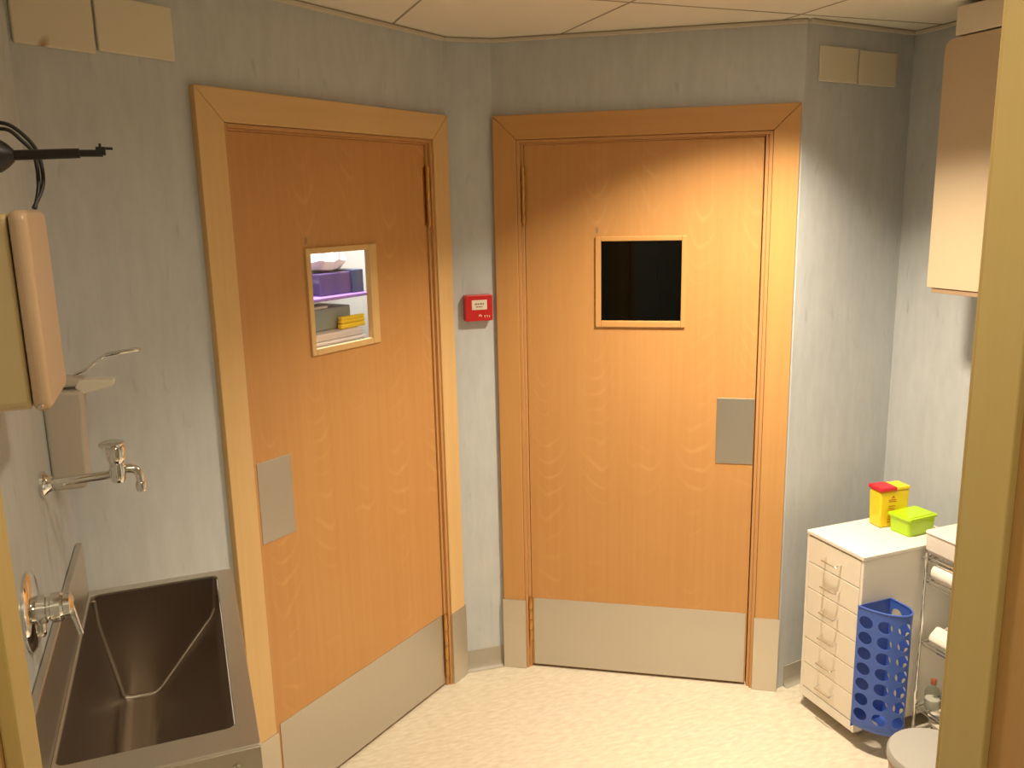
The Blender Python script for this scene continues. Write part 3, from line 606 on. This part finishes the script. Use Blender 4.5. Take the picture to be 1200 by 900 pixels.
for z,x0,x1,h in ((0.100,-0.026,0.004,0.0028),(0.094,-0.026,0.006,0.0028),(0.078,-0.026,0.002,0.0022),(0.070,-0.026,0.000,0.0018),(0.062,-0.026,0.003,0.0018),(0.054,-0.026,-0.004,0.0018),(0.046,-0.026,0.002,0.0018),(0.038,-0.026,-0.002,0.0018),(0.028,-0.026,-0.008,0.004),(0.018,-0.026,-0.008,0.004)):
    x=x0
    while x<x1-0.002:
        wd=random.uniform(0.003,0.007); prt(x,min(x+wd,x1),z,z+h); x+=wd+0.0012
mb.build('printed_text',M['inkr'],t)
t=thing('lunch_box','small lime green lidded plastic box in front of the yellow sharps container','box',(2.601,0.015,UZ+0.0008),R(3))
def taper(mb,x,y,z0,z1,k):
    bm=mb.bm; r=rrect(-x,x,-y,y,0.010,4); lo=[bm.verts.new((a*k,b*k,z0)) for a,b in r]; hi=[bm.verts.new((a,b,z1)) for a,b in r]; n=len(r)
    bm.faces.new(lo); bm.faces.new(hi[::-1])
    for i in range(n): bm.faces.new((lo[i],lo[(i+1)%n],hi[(i+1)%n],hi[i]))
    return mb
taper(MB(),0.064,0.045,0,0.056,0.93).build('body',M['green'],t,bevel=0.002)
mb=taper(MB(),0.069,0.050,0.0565,0.066,1.0); taper(mb,0.058,0.040,0.066,0.069,1.03); mb.build('lid',M['green'],t,bevel=0.002)

# ------------------------------------------------------------------ blue bag dispenser hung on the side of the unit
t=thing('bag_dispenser','blue plastic bag holder with rows of round holes on the side of the drawer unit','bag holder',(2.335,UY0-0.002,0.085))
per=spline([(-0.068,-0.002),(-0.052,-0.048),(-0.024,-0.094),(0.014,-0.121),(0.048,-0.117),(0.069,-0.085),(0.071,-0.045),(0.070,-0.002)],10)
acc=[0]
for i in range(1,len(per)): acc.append(acc[-1]+(per[i]-per[i-1]).length)
Lp=acc[-1]
def peri(u):
    u=max(0,min(Lp,u))
    for i in range(1,len(acc)):
        if u<=acc[i]+1e-9:
            f=(u-acc[i-1])/(acc[i]-acc[i-1]); return per[i-1].lerp(per[i],f)
    return per[-1]
mb=MB(); bm=mb.bm; cols=5; rows=7; cw=Lp/cols; zh=0.0555; zb=0.032; K=6
def pt(u,z,sq=1.0):
    p=peri(u); return bm.verts.new((p.x*sq,p.y*sq-0.0,z))
for c in range(cols):
    for r in range(rows):
        u0,u1=c*cw,(c+1)*cw; z0,z1=zb+r*zh,zb+(r+1)*zh; cu,cz=(u0+u1)/2,(z0+z1)/2; rad=0.0215; ru=0.0225
        outer=[];inner=[]
        for side in range(4):
            for k in range(K):
                f=k/K
                if side==0: q=(u1,z0+(z1-z0)*f)
                elif side==1: q=(u1-(u1-u0)*f,z1)
                elif side==2: q=(u0,z1-(z1-z0)*f)
                else: q=(u0+(u1-u0)*f,z0)
                a=math.atan2(q[1]-cz,q[0]-cu)
                outer.append(q); inner.append((cu+ru*math.cos(a),cz+rad*math.sin(a)))
        vo=[pt(*q) for q in outer]; vi=[pt(*q) for q in inner]; n=len(vo)
        for i in range(n): bm.faces.new((vo[i],vo[(i+1)%n],vi[(i+1)%n],vi[i]))
# solid band at the top, with slight rise
NS=48
for i in range(NS):
    u0,u1=Lp*i/NS,Lp*(i+1)/NS
    for za,zb_ in ((zb+rows*zh,zb+rows*zh+0.020),):
        bm.faces.new((pt(u0,za),pt(u1,za),pt(u1,zb_),pt(u0,zb_)))
# rounded bottom
rings=[]
for (sq,z) in ((1,zb),(0.98,0.016),(0.92,0.006),(0.80,0.0),(0.35,0.0)):
    rings.append([pt(Lp*i/NS,z,sq) for i in range(NS+1)])
for a,b in zip(rings,rings[1:]):
    for i in range(NS): bm.faces.new((a[i],a[i+1],b[i+1],b[i]))
# back panel
zt_=zb+rows*zh+0.020
bm.faces.new([bm.verts.new(q) for q in ((-0.068,-0.002,0.0),(0.070,-0.002,0.0),(0.070,-0.002,zt_),(-0.068,-0.002,zt_))])
bmesh.ops.remove_doubles(bm,verts=bm.verts,dist=2e-4)
o=mb.build('holder_body',M['blue'],t)
so=o.modifiers.new('solid','SOLIDIFY'); so.thickness=0.0022; so.offset=0
mb=MB(); mb.tube([peri(Lp*i/NS).to_3d()+Vector((0,0,zt_)) for i in range(NS+1)],0.003,8); mb.build('rim',M['blue'],t,smooth=True)

# ------------------------------------------------------------------ chrome wire rack
RX0,RX1,RY0,RY1=2.532,2.800,-0.560,-0.120
t=thing('wire_rack','chrome wire rack with glass shelves standing beside the white drawer unit','rack',((RX0+RX1)/2,(RY0+RY1)/2,0))
cx,cy=(RX0+RX1)/2,(RY0+RY1)/2
for x in (RX0-cx,RX1-cx):
    for y in (RY0-cy,RY1-cy):
        MB().tube([(x,y,0.022),(x,y,0.672)],0.0065,12).build('post',M['chrome'],t,smooth=True)
        MB().lathe([(0.006,0.0005),(0.011,0.003),(0.012,0.014),(0.007,0.022)],(x,y,0),seg=16).build('foot',M['chrome'],t,smooth=True)
for z in (0.112,0.355,0.580,0.660):
    mb=MB()
    for dz in (0.0,-0.014):
        for x in (RX0-cx,RX1-cx): mb.tube([(x,RY0-cy,z+dz),(x,RY1-cy,z+dz)],0.0035,8)
        for y in (RY0-cy,RY1-cy): mb.tube([(RX0-cx,y,z+dz),(RX1-cx,y,z+dz)],0.0035,8)
    for k in range(1,9):
        y=(RY0-cy)+(RY1-RY0)*k/9; mb.tube([(RX0-cx,y,z),(RX1-cx,y,z)],0.0018,6)
    mb.build('wire_shelf',M['chrome'],t,smooth=True)
MB().tube([(RX0-cx-0.000,RY1-cy+0.000,0.655),(RX0-cx-0.008,RY1-cy+0.010,0.655),(RX0-cx-0.016,RY1-cy+0.004,0.655),(RX0-cx-0.010,RY1-cy-0.008,0.655)],0.002,8).build('hook',M['chrome'],t,smooth=True)
def put(name,label,cat,x,y,z,mb,mat,bevel=0.003,rz=0,smooth=False,group=None):
    return tag(mb.build(name,mat,loc=(x,y,z),bevel=bevel,rz=rz,smooth=smooth),label,cat,group)
put('storage_tub','white shallow plastic tub on top of the chrome rack','tub',2.645,-0.235,0.6760,ringplate(rrect(-0.125,0.125,-0.12,0.12,0.018),rrect(-0.118,0.118,-0.113,0.113,0.014),0.012,0.068),M['tray'],0.001)
o=bpy.data.objects['storage_tub']; mb=MB(); mb.prism(rrect(-0.119,0.119,-0.114,0.114,0.014),0.0,0.0118,'z'); mb.build('base',M['tray'],o,bevel=0.002)
mb=MB(); mb.prism(rrect(-0.128,0.128,-0.123,0.123,0.019),0.0685,0.076,'z'); mb.build('lid',M['tray'],o,bevel=0.003)
mb=MB(); mb.lathe([(0.024,-0.10),(0.029,-0.093),(0.029,0.093),(0.024,0.10)],(-0.015,0,0.0298),'y',seg=24); put('towel_roll','rolled white towel at the front of the upper rack shelf','towel',2.561,-0.250,0.5840,mb,M['towel'],0,smooth=True)
mb=MB(); mb.prism([(0,0),(0.13,0),(0.15,0.012),(0.12,0.034),(0.07,0.028),(0.04,0.046),(0.01,0.020)],-0.07,0.07,'y'); put('cloth_bundle','small white cloth bundle on the middle rack shelf','cloth',2.545,-0.205,0.3590,mb,M['towel'],0.010)
t2=thing('glass_bottle','clear glass bottle with brown cap on the lowest rack shelf','bottle',(2.562,-0.165,0.1150)); t2.scale=(0.78,0.78,0.78)
MB().lathe([(0.028,0.0),(0.032,0.004),(0.032,0.075),(0.024,0.094),(0.011,0.104),(0.011,0.116)],seg=28).build('glass_body',M['clear'],t2,smooth=True)
MB().lathe([(0.0125,0.1165),(0.0125,0.136),(0.010,0.139)],seg=20).build('cap',M['amber'],t2,smooth=True)
MB().lathe([(0.029,0.003),(0.0302,0.005),(0.0302,0.045),(0.029,0.046)],seg=24).build('liquid',M['tray'],t2,smooth=True)
put('bowl','beige shallow bowl on the floor under the chrome rack','bowl',2.64,-0.20,0.0008,MB().lathe([(0.045,0),(0.055,0.006),(0.085,0.05),(0.088,0.060),(0.084,0.060)],seg=32),M['cream'],0,smooth=True)

# ------------------------------------------------------------------ round bin
t=thing('pedal_bin','round beige bin with flat grey lid on the floor in front of the rack','bin',(2.160,-0.545,0))
MB().lathe([(0.115,0.002),(0.118,0.010),(0.124,0.262)],seg=48).build('body',M['binb'],t,smooth=True)
MB().lathe([(0.1255,0.248),(0.1275,0.251),(0.1275,0.262),(0.1255,0.265)],seg=48).build('band',M['binr'],t,smooth=True)
MB().lathe([(0.127,0.2655),(0.131,0.268),(0.131,0.284),(0.126,0.292),(0.10,0.297),(0.02,0.300)],seg=48).build('lid',M['binlid'],t,smooth=True)
MB().box(-0.02,0.02,-0.150,-0.119,0.012,0.02).build('pedal',M['black'],t,bevel=0.002)
